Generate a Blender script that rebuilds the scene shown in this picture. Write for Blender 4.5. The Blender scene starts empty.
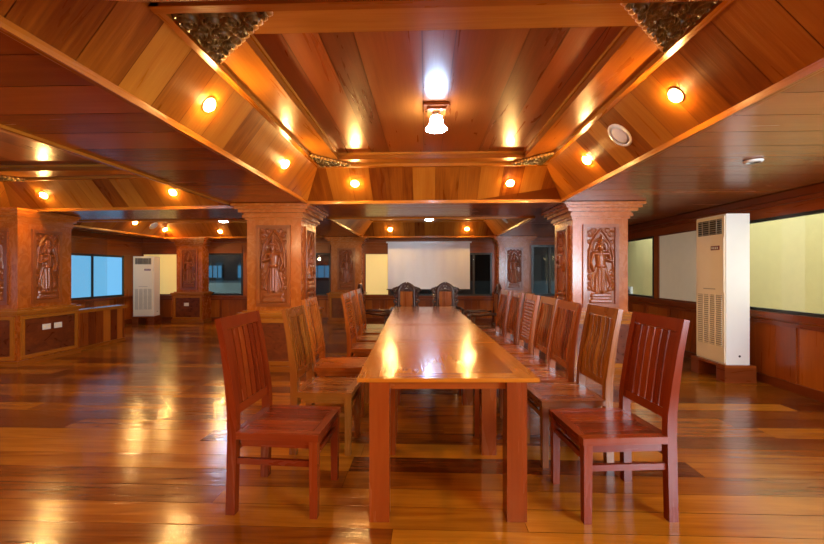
import bpy, math, random
import numpy as np
from mathutils import Vector, Matrix
random.seed(11)
C = bpy.context.scene.collection
sc = bpy.context.scene
V = Vector
YAW = math.radians(2.0)
RW, RC = 41, 30                      # warm fill and unseen cool light powers behind the camera
ZS, ZI, ZT = 2.19, 2.55, 2.62      # soffit, coffer rim, coffer top panel heights

# ------------------------------------------------------------------ materials
def nt(name):
    m = bpy.data.materials.new(name); m.use_nodes = True
    t = m.node_tree
    return m, t, t.nodes, t.links, t.nodes['Principled BSDF']

def plain(name, col, rough=.5, metal=0, coat=0, emit=None, es=0, vary=.08):
    m, t, N, L, b = nt(name)
    tc = N.new('ShaderNodeTexCoord'); n = N.new('ShaderNodeTexNoise'); n.inputs['Scale'].default_value = 9
    n.inputs['Detail'].default_value = 3
    L.new(tc.outputs['Object'], n.inputs['Vector'])
    r = N.new('ShaderNodeValToRGB')
    r.color_ramp.elements[0].color = [c*(1-vary) for c in col]+[1]
    r.color_ramp.elements[1].color = [min(1, c*(1+vary)) for c in col]+[1]
    L.new(n.outputs['Fac'], r.inputs['Fac']); L.new(r.outputs['Color'], b.inputs['Base Color'])
    b.inputs['Roughness'].default_value = rough; b.inputs['Metallic'].default_value = metal
    b.inputs['Coat Weight'].default_value = coat
    if emit:
        b.inputs['Emission Color'].default_value = (*emit, 1); b.inputs['Emission Strength'].default_value = es
    return m

def glow(name, col, s):
    m, t, N, L, b = nt(name)
    b.inputs['Base Color'].default_value = (.06, .08, .09, 1)
    b.inputs['Emission Color'].default_value = (*col, 1); b.inputs['Emission Strength'].default_value = s
    return m

def glass(name, tint=(1, 1, 1), refl=.12, rough=.02):
    m, t, N, L, b = nt(name)
    N.remove(b)
    tr = N.new('ShaderNodeBsdfTransparent'); tr.inputs[0].default_value = (*tint, 1)
    gl = N.new('ShaderNodeBsdfGlossy'); gl.inputs['Roughness'].default_value = rough
    fr = N.new('ShaderNodeFresnel'); fr.inputs['IOR'].default_value = 1.5
    ad = N.new('ShaderNodeMath'); ad.operation = 'ADD'; ad.inputs[1].default_value = refl; ad.use_clamp = True
    mx = N.new('ShaderNodeMixShader')
    ge = N.new('ShaderNodeNewGeometry'); fb = N.new('ShaderNodeMath'); fb.operation = 'MULTIPLY'
    inv = N.new('ShaderNodeMath'); inv.operation = 'SUBTRACT'; inv.inputs[0].default_value = 1
    L.new(ge.outputs['Backfacing'], inv.inputs[1])      # only the face the ray enters reflects
    L.new(fr.outputs[0], ad.inputs[0]); L.new(ad.outputs[0], fb.inputs[0]); L.new(inv.outputs[0], fb.inputs[1]); L.new(fb.outputs[0], mx.inputs[0])
    L.new(tr.outputs[0], mx.inputs[1]); L.new(gl.outputs[0], mx.inputs[2])
    L.new(mx.outputs[0], N['Material Output'].inputs[0])
    return m

def wood(name, dark, mid, light, rough=.28, coat=.35, bump=.02, fig=.55, wavy=0, spec=.36, coat_rough=.12, burl=False, wv=(1.1, 7)):
    """boards: a face attribute gives each board its own tone, UVs (metres, u along the grain) carry the figure"""
    m, t, N, L, b = nt(name)
    uv = N.new('ShaderNodeUVMap'); uv.uv_map = 'UVMap'
    at = N.new('ShaderNodeAttribute'); at.attribute_name = 'tone'
    def noise(sx, sy, det, dist):
        mp = N.new('ShaderNodeMapping'); mp.inputs['Scale'].default_value = (sx, sy, 1)
        L.new(uv.outputs[0], mp.inputs['Vector'])
        n = N.new('ShaderNodeTexNoise'); n.inputs['Scale'].default_value = 1
        n.inputs['Detail'].default_value = det; n.inputs['Distortion'].default_value = dist
        L.new(mp.outputs[0], n.inputs['Vector']); return n
    fine = noise(2.2, 60, 4, .4); figure = noise(5, 7, 4, 2.2) if burl else noise(.9, 9, 3, 1.6); broad = noise(1.6, 2.2, 3, .8) if burl else noise(.5, 1.6, 2, .6)
    def math_(op, a, bb, c=None):
        n = N.new('ShaderNodeMath'); n.operation = op
        for i, x in enumerate((a, bb, c)):
            if x is None: continue
            if isinstance(x, (int, float)): n.inputs[i].default_value = x
            else: L.new(x, n.inputs[i])
        return n.outputs[0]
    s = math_('MULTIPLY_ADD', figure.outputs['Fac'], fig, at.outputs['Fac'])
    s = math_('MULTIPLY_ADD', fine.outputs['Fac'], fig*.55, s)
    s = math_('MULTIPLY_ADD', broad.outputs['Fac'], fig*.5, s)
    s = math_('ADD', s, -fig*1.025)
    r = N.new('ShaderNodeValToRGB'); e = r.color_ramp.elements
    e[0].position = 0; e[0].color = (*dark, 1); e[1].position = 1; e[1].color = (*light, 1)
    q = e.new(.5); q.color = (*mid, 1)
    L.new(s, r.inputs['Fac']); L.new(r.outputs['Color'], b.inputs['Base Color'])
    rr = math_('MULTIPLY_ADD', figure.outputs['Fac'], .16, rough-.08)
    L.new(rr, b.inputs['Roughness'])
    b.inputs['Specular IOR Level'].default_value = spec
    b.inputs['Coat Weight'].default_value = coat; b.inputs['Coat Roughness'].default_value = coat_rough
    bp = N.new('ShaderNodeBump'); bp.inputs['Strength'].default_value = 1; bp.inputs['Distance'].default_value = bump*.05
    L.new(fine.outputs['Fac'], bp.inputs['Height'])
    out = bp.outputs[0]
    if wavy:
        w = noise(*wv, 2, .3)
        b2 = N.new('ShaderNodeBump'); b2.inputs['Strength'].default_value = 1; b2.inputs['Distance'].default_value = wavy
        L.new(w.outputs['Fac'], b2.inputs['Height']); L.new(out, b2.inputs['Normal']); out = b2.outputs[0]
        L.new(out, b.inputs['Coat Normal'])
    L.new(out, b.inputs['Normal'])
    return m

M = {}
M['floor'] = wood('teak_floor', (0.0757, 0.0114, 0.0009), (0.2271, 0.0604, 0.0028), (0.3937, 0.1398, 0.0082), rough=.19, coat=.2, fig=.75, wavy=.0028, coat_rough=.16, wv=(2.4, 9), spec=.45)
M['soffit'] = wood('soffit_boards', (0.1713, 0.0373, 0.0049), (0.3301, 0.0879, 0.0110), (0.4890, 0.1449, 0.0197), rough=.24, coat=.15, fig=.35, wavy=.0006)
M['slope'] = wood('coffer_boards', (0.1423, 0.0273, 0.0022), (0.3363, 0.0991, 0.0077), (0.4528, 0.1776, 0.0193), rough=.3, coat=.25, fig=.75, spec=.25)
M['panel'] = wood('coffer_top_boards', (0.1054, 0.0161, 0.0023), (0.2480, 0.0489, 0.0054), (0.3596, 0.0978, 0.0113), rough=.3, coat=.14, fig=.5, coat_rough=.07)
M['trim'] = wood('bright_trim', (0.2103, 0.0494, 0.0034), (0.3321, 0.1036, 0.0087), (0.4096, 0.1530, 0.0168), rough=.28, coat=.15, fig=.4, spec=.2)
M['wall'] = wood('wainscot_boards', (0.1500, 0.0247, 0.0024), (0.3167, 0.0696, 0.0058), (0.4834, 0.1468, 0.0125), rough=.3, coat=.15, fig=.45)
M['rail'] = wood('dark_rail_wood', (0.0924, 0.0150, 0.0020), (0.2002, 0.0390, 0.0045), (0.2926, 0.0713, 0.0080), rough=.3, coat=.3, fig=.4)
M['pillar'] = wood('burl_veneer', (0.1815, 0.0310, 0.0030), (0.3795, 0.0924, 0.0079), (0.5115, 0.1552, 0.0149), rough=.27, coat=.2, fig=.75, burl=True)
M['burl'] = wood('dark_burl', (0.0480, 0.0084, 0.0024), (0.1520, 0.0315, 0.0060), (0.2640, 0.0700, 0.0120), rough=.3, coat=.25, fig=1.0, burl=True)
M['carve'] = wood('carved_teak', (0.1265, 0.0251, 0.0033), (0.2530, 0.0594, 0.0077), (0.3571, 0.1024, 0.0143), rough=.3, coat=.3, fig=.5)
M['ornament'] = wood('antiqued_ornament', (0.0520, 0.0346, 0.0111), (0.2600, 0.1649, 0.0442), (0.8840, 0.6118, 0.1658), rough=.45, coat=.15, fig=1.2)
M['gold'] = wood('gilded_edge', (.30, .13, .02), (.55, .26, .05), (.7, .36, .09), rough=.35, coat=.1, fig=.6)
M['red'] = wood('red_stained_wood', (0.0545, 0.0041, 0.0007), (0.1383, 0.0163, 0.0022), (0.2180, 0.0376, 0.0038), rough=.26, coat=.2, fig=.55, spec=.22)
M['olive'] = wood('brown_stained_wood', (0.0893, 0.0182, 0.0018), (0.1897, 0.0504, 0.0045), (0.2902, 0.0958, 0.0108), rough=.28, coat=.3, fig=.5)
M['rose'] = wood('rose_brown_wood', (0.1178, 0.0200, 0.0056), (0.2480, 0.0594, 0.0140), (0.3596, 0.1125, 0.0252), rough=.27, coat=.35, fig=.45)
M['amber'] = wood('amber_wood', (0.1364, 0.0240, 0.0020), (0.2852, 0.0650, 0.0052), (0.3968, 0.1150, 0.0120), rough=.28, coat=.3, fig=.5)
M['table'] = wood('table_wood', (0.1612, 0.0315, 0.0025), (0.3224, 0.0887, 0.0059), (0.4464, 0.1659, 0.0147), rough=.2, coat=.4, fig=.5, wavy=.0004)
M['tleg'] = wood('table_leg_wood', (0.0793, 0.0098, 0.0015), (0.1763, 0.0287, 0.0030), (0.2380, 0.0524, 0.0055), rough=.26, coat=.3, fig=.5)
M['black'] = wood('dark_carved_wood', (.012, .005, .004), (.06, .016, .008), (.15, .04, .016), rough=.3, coat=.4, fig=.6)
M['white'] = plain('white_enamel', (.78, .78, .74), .35, coat=.2, vary=.02)
M['cream'] = plain('cream_plastic', (.84, .78, .60), .45, vary=.03)
M['grille'] = plain('grey_grille', (.36, .34, .28), .5)
M['slot'] = plain('black_slots', (.02, .02, .02), .5)
M['chrome'] = plain('brushed_metal', (.6, .6, .58), .3, 1)
M['brass'] = plain('aged_brass', (.5, .32, .12), .3, 1)
M['redmark'] = plain('dark_red_badge', (.16, .02, .03), .4)
M['cloth'] = plain('white_screen_cloth', (.86, .86, .84), .8, vary=.02)
M['blackframe'] = plain('black_aluminium', (.02, .022, .022), .35)
M['yellowblind'] = plain('yellow_blind', (.80, .64, .26), .6, vary=.05, emit=(.80, .58, .2), es=.3)  # weak emission stands in for light coming through the blind from behind
M['grayblind'] = plain('pale_grey_panel', (.55, .5, .38), .5, vary=.06, emit=(.6, .52, .36), es=.12)  # faint emission put into the panel as if lit
M['outwall'] = plain('yellow_painted_wall', (.84, .70, .29), .8, vary=.06)
M['concrete'] = plain('grey_paving', (.3, .3, .28), .8)
M['annex'] = plain('blue_grey_plaster', (.24, .28, .30), .7)
M['annexdark'] = plain('dark_plaster', (.05, .05, .05), .7)
M['pale'] = plain('pale_plaster', (.6, .62, .54), .7, emit=(.6, .62, .54), es=.12)  # plaster with a faint glow added to lift its brightness
M['glass'] = glass('clear_glass', (.93, .96, .95), .04)
M['darkglass'] = glass('tinted_glass', (.42, .50, .52), .0)
M['bluesky'] = glow('daylit_frosted_glass', (.085, .29, .50), 1.0)
M['bulb'] = glow('warm_bulb', (1, .56, .17), 430)
M['lamp'] = glow('cool_white_shade', (.45, .68, 1), 70)

# ------------------------------------------------------------------ mesh builder
class MB:
    def __init__(s): s.v = []; s.f = []; s.uv = []; s.t = []; s.sm = []; s.mi = []; s.m = 0
    def poly(s, pts, uvs=None, tone=.5, smooth=False):
        i = len(s.v); s.v += [tuple(p) for p in pts]; s.f.append(list(range(i, i+len(pts))))
        s.uv += uvs or [(0, 0)]*len(pts); s.t.append(tone); s.sm.append(smooth); s.mi.append(s.m)
    def box(s, lo, hi, g=None, tone=None, T=None):
        lo, hi = V(lo), V(hi); d = hi-lo
        if g is None: g = max(range(3), key=lambda k: d[k])
        if tone is None: tone = random.uniform(.25, .75)
        ou, ov = random.uniform(0, 40), random.uniform(0, 40)
        for ax in range(3):
            a, b = [k for k in range(3) if k != ax]
            for side in (0, 1):
                q = []
                for (i, j) in ((0, 0), (1, 0), (1, 1), (0, 1)):
                    p = [0, 0, 0]; p[ax] = (lo, hi)[side][ax]; p[a] = (lo, hi)[i][a]; p[b] = (lo, hi)[j][b]; q.append(V(p))
                n = (q[1]-q[0]).cross(q[2]-q[0])
                if (n[ax] > 0) != (side == 1): q.reverse()
                if ax == g: uv = [(p[a]*.3+ou, p[b]+ov) for p in q]
                else:
                    o = b if a == g else a
                    uv = [(p[g]+ou, p[o]+ov+ax*.37) for p in q]
                s.poly([T @ p for p in q] if T else q, uv, tone)
        return s
    def sweep(s, path, w, h, side=V((1, 0, 0)), tone=None, caps=True):
        """rectangular bar along a polyline; w across 'side', h across the other direction"""
        if tone is None: tone = random.uniform(.25, .75)
        P = [V(p) for p in path]; side = V(side).normalized(); R = []; u = random.uniform(0, 40); us = []
        for i, p in enumerate(P):
            d = (P[min(i+1, len(P)-1)]-P[max(i-1, 0)]).normalized()
            up = side.cross(d).normalized()
            ww = w[i] if isinstance(w, (list, tuple)) else w; hh = h[i] if isinstance(h, (list, tuple)) else h
            R.append([p+side*(a*ww/2)+up*(b*hh/2) for a, b in ((-1, -1), (1, -1), (1, 1), (-1, 1))])
            if i: u += (p-P[i-1]).length
            us.append(u)
        ov = random.uniform(0, 40)
        for i in range(len(P)-1):
            for k in range(4):
                k2 = (k+1) % 4
                s.poly([R[i][k], R[i][k2], R[i+1][k2], R[i+1][k]],
                       [(us[i], ov+k*.1), (us[i], ov+k*.1+.05), (us[i+1], ov+k*.1+.05), (us[i+1], ov+k*.1)], tone)
        if caps:
            s.poly(R[0][::-1], [(0, ov), (.02, ov), (.02, ov+.03), (0, ov+.03)], tone)
            s.poly(R[-1], [(0, ov), (.02, ov), (.02, ov+.03), (0, ov+.03)], tone)
        return s
    def rings(s, R, closed_ends=True, tone=.5, ulen=.05):
        n = len(R[0]); i0 = len(s.v)
        for r in R: s.v += [tuple(p) for p in r]
        for i in range(len(R)-1):
            for k in range(n):
                k2 = (k+1) % n
                s.f.append([i0+i*n+k, i0+i*n+k2, i0+(i+1)*n+k2, i0+(i+1)*n+k])
                s.uv += [(i*ulen, k*.02), (i*ulen, k*.02+.02), ((i+1)*ulen, k*.02+.02), ((i+1)*ulen, k*.02)]
                s.t.append(tone); s.sm.append(True); s.mi.append(s.m)
        if closed_ends:
            for base, rev in ((i0, True), (i0+(len(R)-1)*n, False)):
                f = [base+k for k in range(n)]
                s.f.append(f[::-1] if rev else f); s.uv += [(0, k*.01) for k in range(n)]
                s.t.append(tone); s.sm.append(False); s.mi.append(s.m)
        return s
    def tube(s, path, r, n=8, tone=.5):
        P = [V(p) for p in path]; R = []; ref = V((0, 1, 0))
        for i, p in enumerate(P):
            d = (P[min(i+1, len(P)-1)]-P[max(i-1, 0)]).normalized()
            a = ref if abs(d.dot(ref)) < .95 else V((1, 0, 0))
            x = d.cross(a).normalized(); y = d.cross(x).normalized()
            rr = r[i] if isinstance(r, (list, tuple)) else r
            R.append([p+x*(rr*math.cos(2*math.pi*k/n))-y*(rr*math.sin(2*math.pi*k/n)) for k in range(n)])
        return s.rings(R, True, tone)
    def lathe(s, prof, n=24, c=(0, 0, 0), T=None, tone=.5, ends=True):
        R = [[V(c)+V((r*math.cos(2*math.pi*k/n), r*math.sin(2*math.pi*k/n), z)) for k in range(n)] for r, z in prof]
        if T: R = [[T @ p for p in q] for q in R]
        return s.rings(R, ends, tone)
    def field(s, X, Z, Hh, put, tone=.5, mask=None):
        """height field: put(x, z, h) -> point"""
        nx, nz = X.shape; i0 = len(s.v)
        for i in range(nx):
            for j in range(nz): s.v.append(tuple(put(float(X[i, j]), float(Z[i, j]), float(Hh[i, j]))))
        for i in range(nx-1):
            for j in range(nz-1):
                if mask is not None and not (mask[i, j] and mask[i+1, j] and mask[i, j+1] and mask[i+1, j+1]): continue
                q = [(i, j), (i+1, j), (i+1, j+1), (i, j+1)]
                s.f.append([i0+a*nz+b for a, b in q])
                s.uv += [(float(Z[a, b]), float(X[a, b])) for a, b in q]
                s.t.append(tone); s.sm.append(True); s.mi.append(s.m)
        return s
    def build(s, name, mat, parent=None, bevel=0, loc=None, kind=None, label=None):
        me = bpy.data.meshes.new(name); me.from_pydata(s.v, [], s.f)
        ul = me.uv_layers.new(name='UVMap')
        ul.data.foreach_set('uv', [c for p in s.uv for c in p])
        a = me.attributes.new('tone', 'FLOAT', 'FACE'); a.data.foreach_set('value', s.t)
        for m in (mat if isinstance(mat, (list, tuple)) else [mat]): me.materials.append(M[m])
        me.polygons.foreach_set('use_smooth', s.sm); me.polygons.foreach_set('material_index', s.mi)
        me.validate(); me.update()
        o = bpy.data.objects.new(name, me); C.objects.link(o)
        if parent: o.parent = parent
        if loc: o.location = loc
        if bevel:
            w = o.modifiers.new('bevel', 'BEVEL'); w.width = bevel; w.segments = 2; w.limit_method = 'ANGLE'
        if kind: o['kind'] = kind
        if label: o['label'] = label
        return o

def thing(name, label, cat, loc=(0, 0, 0), rz=0, group=None):
    o = bpy.data.objects.new(name, None); C.objects.link(o); o.empty_display_size = .1
    o.location = loc; o.rotation_euler = (0, 0, rz); tag(o, label, cat, group); return o
def tag(o, label, cat, group=None):
    o['label'] = label; o['category'] = cat
    if group: o['group'] = group
    return o
def struct_root(name, loc=(0, 0, 0), rz=0):
    o = bpy.data.objects.new(name, None); C.objects.link(o); o.location = loc; o.rotation_euler = (0, 0, rz)
    o['kind'] = 'structure'; return o
def dup(root, loc, rz, label, mat=None, scale=None):
    r = root.copy(); C.objects.link(r); r.location = loc; r.rotation_euler = (0, 0, rz); r['label'] = label
    def rec(a, b):
        for ch in list(a.children):
            c = ch.copy(); C.objects.link(c); c.parent = b; rec(ch, c)
    rec(root, r)
    return r

def cam2w(xc, d, z=0):     # table rows run along the view axis, 2 degrees off the room
    c, s = math.cos(YAW), math.sin(YAW)
    return (xc*c-d*s, xc*s+d*c, z)

# planked polygons -------------------------------------------------
def clip(poly, ax, lim, keep_less):
    out = []
    for i in range(len(poly)):
        a, b = poly[i], poly[(i+1) % len(poly)]
        ia = (a[ax] <= lim) == keep_less; ib = (b[ax] <= lim) == keep_less
        if ia: out.append(a)
        if ia != ib:
            k = (lim-a[ax])/(b[ax]-a[ax]); out.append((a[0]+k*(b[0]-a[0]), a[1]+k*(b[1]-a[1])))
    return out
def planks(mb, pts, along, width, gap=.004, maxlen=None, lo=.05, hi=.95, back=.008, seams=None, tones=None, jitter=0, backm=None):
    pts = [V(p) for p in pts]; n = (pts[1]-pts[0]).cross(pts[2]-pts[0]).normalized()
    u = V(along); u = (u-n*u.dot(n)).normalized(); w = n.cross(u); o = pts[0]
    P = [((p-o).dot(u), (p-o).dot(w)) for p in pts]
    v0, v1 = min(p[1] for p in P), max(p[1] for p in P)
    if seams is None:
        seams = [v0]; x = v0
        while True:
            x += width*random.uniform(.88, 1.12)
            if x > v1-width*.5: break
            seams.append(x)
        seams.append(v1)
    else:
        seams = sorted((V(q)-o).dot(w) for q in seams)
    for i in range(len(seams)-1):
        strip = clip(clip(P, 1, seams[i]+gap/2, False), 1, seams[i+1]-gap/2, True)
        if len(strip) < 3: continue
        us = [p[0] for p in strip]; a, b = min(us), max(us)
        cuts = [a]
        if maxlen:
            x = a+random.uniform(.2, 1)*maxlen
            while x < b-.25: cuts.append(x); x += random.uniform(.55, 1)*maxlen
        cuts.append(b)
        for k in range(len(cuts)-1):
            g0 = gap/2*.6 if k else 0; g1 = gap/2*.6 if k < len(cuts)-2 else 0
            q = strip
            if k: q = clip(q, 0, cuts[k]+g0, False)
            if k < len(cuts)-2: q = clip(q, 0, cuts[k+1]-g1, True)
            if len(q) < 3: continue
            ou, ov = random.uniform(0, 60), random.uniform(0, 60)
            t = tones[i] if tones else random.uniform(lo, hi)
            ta, tb = random.uniform(-jitter, jitter), random.uniform(-jitter, jitter)*.25
            cu = sum(p[0] for p in q)/len(q); cv = sum(p[1] for p in q)/len(q)
            mb.poly([o+u*p[0]+w*p[1]+n*((p[1]-cv)*ta+(p[0]-cu)*tb*.1) for p in q], [(p[0]+ou, p[1]+ov) for p in q], t)
    mb.poly([p-n*back for p in pts], [(p[0], p[1]) for p in P], -.4)
def clad(mb, o, ux, uz, w, h, bw, vertical=True, t=.018, thick=.08, lo=.1, hi=.9):
    """a boarded wall area: backing plus planked face; outward normal = ux x uz"""
    o, ux, uz = V(o), V(ux), V(uz); n = ux.cross(uz)
    T = Matrix((( ux.x, uz.x, n.x, o.x), (ux.y, uz.y, n.y, o.y), (ux.z, uz.z, n.z, o.z), (0, 0, 0, 1)))
    mb.box((0, 0, -thick), (w, h, 0), tone=.1, T=T)
    L_ = w if vertical else h; k = max(1, round(L_/bw)); s = L_/k
    for i in range(k):
        if vertical: mb.box((i*s+.0015, 0, 0), ((i+1)*s-.0015, h, t), g=1, tone=random.uniform(lo, hi), T=T)
        else: mb.box((0, i*s+.0015, 0), (w, (i+1)*s-.0015, t), g=0, tone=random.uniform(lo, hi), T=T)

# ------------------------------------------------------------------ room extents
XL, XR, YN, YB = -7.6, 4.0, -3.0, 10.2
mb = MB()
planks(mb, [(XL-.1, YN, 0), (XR+.1, YN, 0), (XR+.1, YB+.1, 0), (XL-.1, YB+.1, 0)], (1, 0, 0), .2, gap=.0025, maxlen=3.6, jitter=.004, lo=.05, hi=.9, back=.004)
mb.build('floor', 'floor', kind='structure')

# ------------------------------------------------------------------ ceiling with four coffers
# each coffer: near-left, near-right, far-right, far-left lower corners and the same for the rim
COF = {
 'C1': (((-1.52, 1.18), (1.70, 1.18), (1.70, 4.93), (-1.52, 4.95)), ((-1.25, 1.77), (1.36, 1.77), (1.36, 4.5), (-1.25, 4.5))),
 'C2': (((-1.60, 6.38), (1.75, 6.38), (1.75, 9.85), (-1.60, 9.85)), ((-1.28, 6.85), (1.40, 6.85), (1.40, 9.45), (-1.28, 9.45))),
 'C3': (((-6.0, 1.18), (-2.57, 1.18), (-2.57, 5.22), (-6.0, 5.45)), ((-5.7, 1.77), (-2.87, 1.77), (-2.87, 4.86), (-5.7, 5.05))),
 'C4': (((-6.75, 6.5), (-2.57, 6.5), (-2.57, 9.85), (-6.75, 9.85)), ((-6.4, 6.95), (-2.9, 6.95), (-2.9, 9.45), (-6.4, 9.45))),
}
mb = MB()
def soff(pts):   # faces down: give points clockwise seen from above
    mb.m = 0
    planks(mb, [(x, y, ZS) for x, y in pts][::-1], (1, 0, 0), .3, gap=.005, maxlen=None, lo=.2, hi=.8, jitter=.002)
soff([(XL-.1, YN), (XR+.1, YN), (XR+.1, 1.18), (XL-.1, 1.18)])
soff([(XL-.1, 1.18), (-6.0, 1.18), (-6.0, 5.45), (XL-.1, 5.45)])
soff([(-2.57, 1.18), (-1.52, 1.18), (-1.52, 5.15), (-2.57, 5.15)])
soff([(1.70, 1.18), (XR+.1, 1.18), (XR+.1, 5.15), (1.70, 5.15)])
soff([(-1.52, 4.95), (1.70, 4.93), (1.70, 5.15), (-1.52, 5.15)])
soff([(XL-.1, 5.45), (-6.0, 5.45), (-2.57, 5.22), (-2.57, 5.15), (XR+.1, 5.15), (XR+.1, 6.38), (XL-.1, 6.38)])
soff([(XL-.1, 6.38), (-1.60, 6.38), (-1.60, 6.5), (XL-.1, 6.5)])
soff([(XL-.1, 6.5), (-6.75, 6.5), (-6.75, 9.85), (XL-.1, 9.85)])
soff([(-2.57, 6.5), (-1.60, 6.5), (-1.60, 9.85), (-2.57, 9.85)])
soff([(1.75, 6.38), (XR+.1, 6.38), (XR+.1, 9.85), (1.75, 9.85)])
soff([(XL-.1, 9.85), (XR+.1, 9.85), (XR+.1, YB+.1), (XL-.1, YB+.1)])
SEAM1 = [-1.0, -.80, -.59, -.40, -.02, .17, .57, .78, .98, 1.2]
TONE1 = [.35, .2, .55, .15, .7, .3, .75, .5, .25, .5]
for key, (lo, inn) in COF.items():
    mb.m = 1
    for i in range(4):
        j = (i+1) % 4
        a, b, c, d = V((*lo[i], ZS)), V((*lo[j], ZS)), V((*inn[j], ZI)), V((*inn[i], ZI))
        e = (b-a).normalized(); perp = ((c+d)/2-(a+b)/2); perp -= e*perp.dot(e)
        planks(mb, [a, b, c, d][::-1] if False else [d, c, b, a], perp, .26, gap=.004, lo=.1, hi=.9)
    # flat rim boards, then the raised top panel
    x0 = inn[0][0]; x1 = inn[1][0]; y0 = inn[0][1]; y1 = max(inn[2][1], inn[3][1])
    p = [V((*q, ZI)) for q in inn]
    ix0, ix1, iy0, iy1 = x0+.28, x1-.28, y0+.25, min(inn[2][1], inn[3][1])-.2
    r = [V((ix0, iy0, ZI)), V((ix1, iy0, ZI)), V((ix1, iy1, ZI)), V((ix0, iy1, ZI))]
    for i in range(4):
        j = (i+1) % 4
        planks(mb, [r[i], r[j], p[j], p[i]], p[j]-p[i], .5, gap=.002, lo=.55, hi=.9)
        a, b = r[i], r[j]
        mb.poly([a+V((0, 0, ZT-ZI)), b+V((0, 0, ZT-ZI)), b, a], [(0, 0), (2, 0), (2, .07), (0, .07)], .3)
    mb.m = 2
    q = [V((v.x, v.y, ZT)) for v in r]
    if key == 'C1':
        planks(mb, q[::-1], (0, 1, 0), .25, seams=[(x, 3, ZT) for x in [ix0]+[s for s in SEAM1 if ix0+.05 < s < ix1-.05]+[ix1]], gap=.006, lo=.15, hi=.9)
    else: planks(mb, q[::-1], (0, 1, 0), .28, gap=.005)
mb.build('ceiling', ['soffit', 'slope', 'panel'], kind='structure')

# mouldings round every coffer: lower edge, rim edge and panel edge
k = 0
for key, (lo, inn) in COF.items():
    k += 1
    mb = MB()
    def ring(pts, z, w, h):
        P = [V((*q, z)) for q in pts]
        for i in range(4):
            a, b = P[i], P[(i+1) % 4]; d = (b-a).normalized()
            lift = V((0, 0, (i % 2)*.0025)); mb.sweep([a-d*w/2+lift, b+d*w/2+lift], w-(i % 2)*.003, h, side=d.cross(V((0, 0, 1))), tone=random.uniform(.4, .8))
    ring(lo, ZS-.004, .036, .04); ring(inn, ZI-.012, .05, .045)
    ix0, ix1, iy0, iy1 = inn[0][0]+.28, inn[1][0]-.28, inn[0][1]+.25, min(inn[2][1], inn[3][1])-.2
    ring([(ix0, iy0), (ix1, iy0), (ix1, iy1), (ix0, iy1)], ZT-.012, .03, .024)
    mb.build('trim_%d' % k, 'trim', kind='structure', bevel=.006)

# unseen slab and sides added above the coffers to block light leaks
mb = MB(); mb.box((XL-.2, YN-.1, 2.72), (XR+.1, YB+.14, 2.85))
mb.box((XL-.2, YN-.1, 2.2), (XL-.1, YB+.14, 2.72)); mb.box((XR, YN-.1, 2.2), (XR+.1, YB+.14, 2.72))
mb.box((XL-.1, YN-.1, 2.2), (XR, YN-.01, 2.72)); mb.box((XL-.1, YB+.11, 2.2), (XR, YB+.14, 2.72))
mb.build('light_block_slab', 'annexdark', kind='structure')

# ------------------------------------------------------------------ walls
def rail(mb, a, b, depth_dir, depth, z0, z1, tone=.5):
    a, b, n = V((*a, 0)), V((*b, 0)), V((*depth_dir, 0)); d = (b-a).normalized(); L_ = (b-a).length
    T = Matrix(((d.x, n.x, 0, a.x), (d.y, n.y, 0, a.y), (0, 0, 1, 0), (0, 0, 0, 1)))
    mb.box((0, -.002, z0), (L_, depth, z1), g=0, tone=tone, T=T)
# right wall: faces -X.  ux = -Y so that ux x uz = -X
mb = MB(); W = (0, -1, 0); UP = (0, 0, 1)
clad(mb, (XR, YB, 0), W, UP, YB-YN, .78, .28, lo=.15, hi=.95)
clad(mb, (XR, YB, 1.93), W, UP, YB-YN, ZS-1.93, .26, vertical=False, lo=.3, hi=.6)
for a, b in ((10.2, 9.95), (6.95, 6.83), (5.2, 5.06), (1.2, 1.06), (-2.8, -3.0)):
    clad(mb, (XR, a, .78), W, UP, a-b, 1.15, .3, lo=.4, hi=.7)
mb.build('wall_right', 'wall', kind='structure')
mb = MB()
rail(mb, (XR-.018, YB), (XR-.018, YN), (-1, 0), .06, .775, .84, .5)
rail(mb, (XR-.018, YB), (XR-.018, YN), (-1, 0), .03, .70, .745, .45)
rail(mb, (XR-.018, YB), (XR-.018, YN), (-1, 0), .05, 2.10, ZS-.01, .35)
rail(mb, (XR-.018, YB), (XR-.018, YN), (-1, 0), .03, 2.05, 2.098, .5)
y = 9.4
while y > -2.8:
    mb.box((XR-.03, y-.035, .1), (XR-.016, y+.035, .70), g=2); y -= .72
mb.build('trim_5', 'rail', kind='structure', bevel=.005)
mb = MB(); rail(mb, (XR-.018, YB), (XR-.018, YN), (-1, 0), .025, 0, .1, .3); mb.build('baseboard_right', 'rail', kind='structure', bevel=.005)

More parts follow.
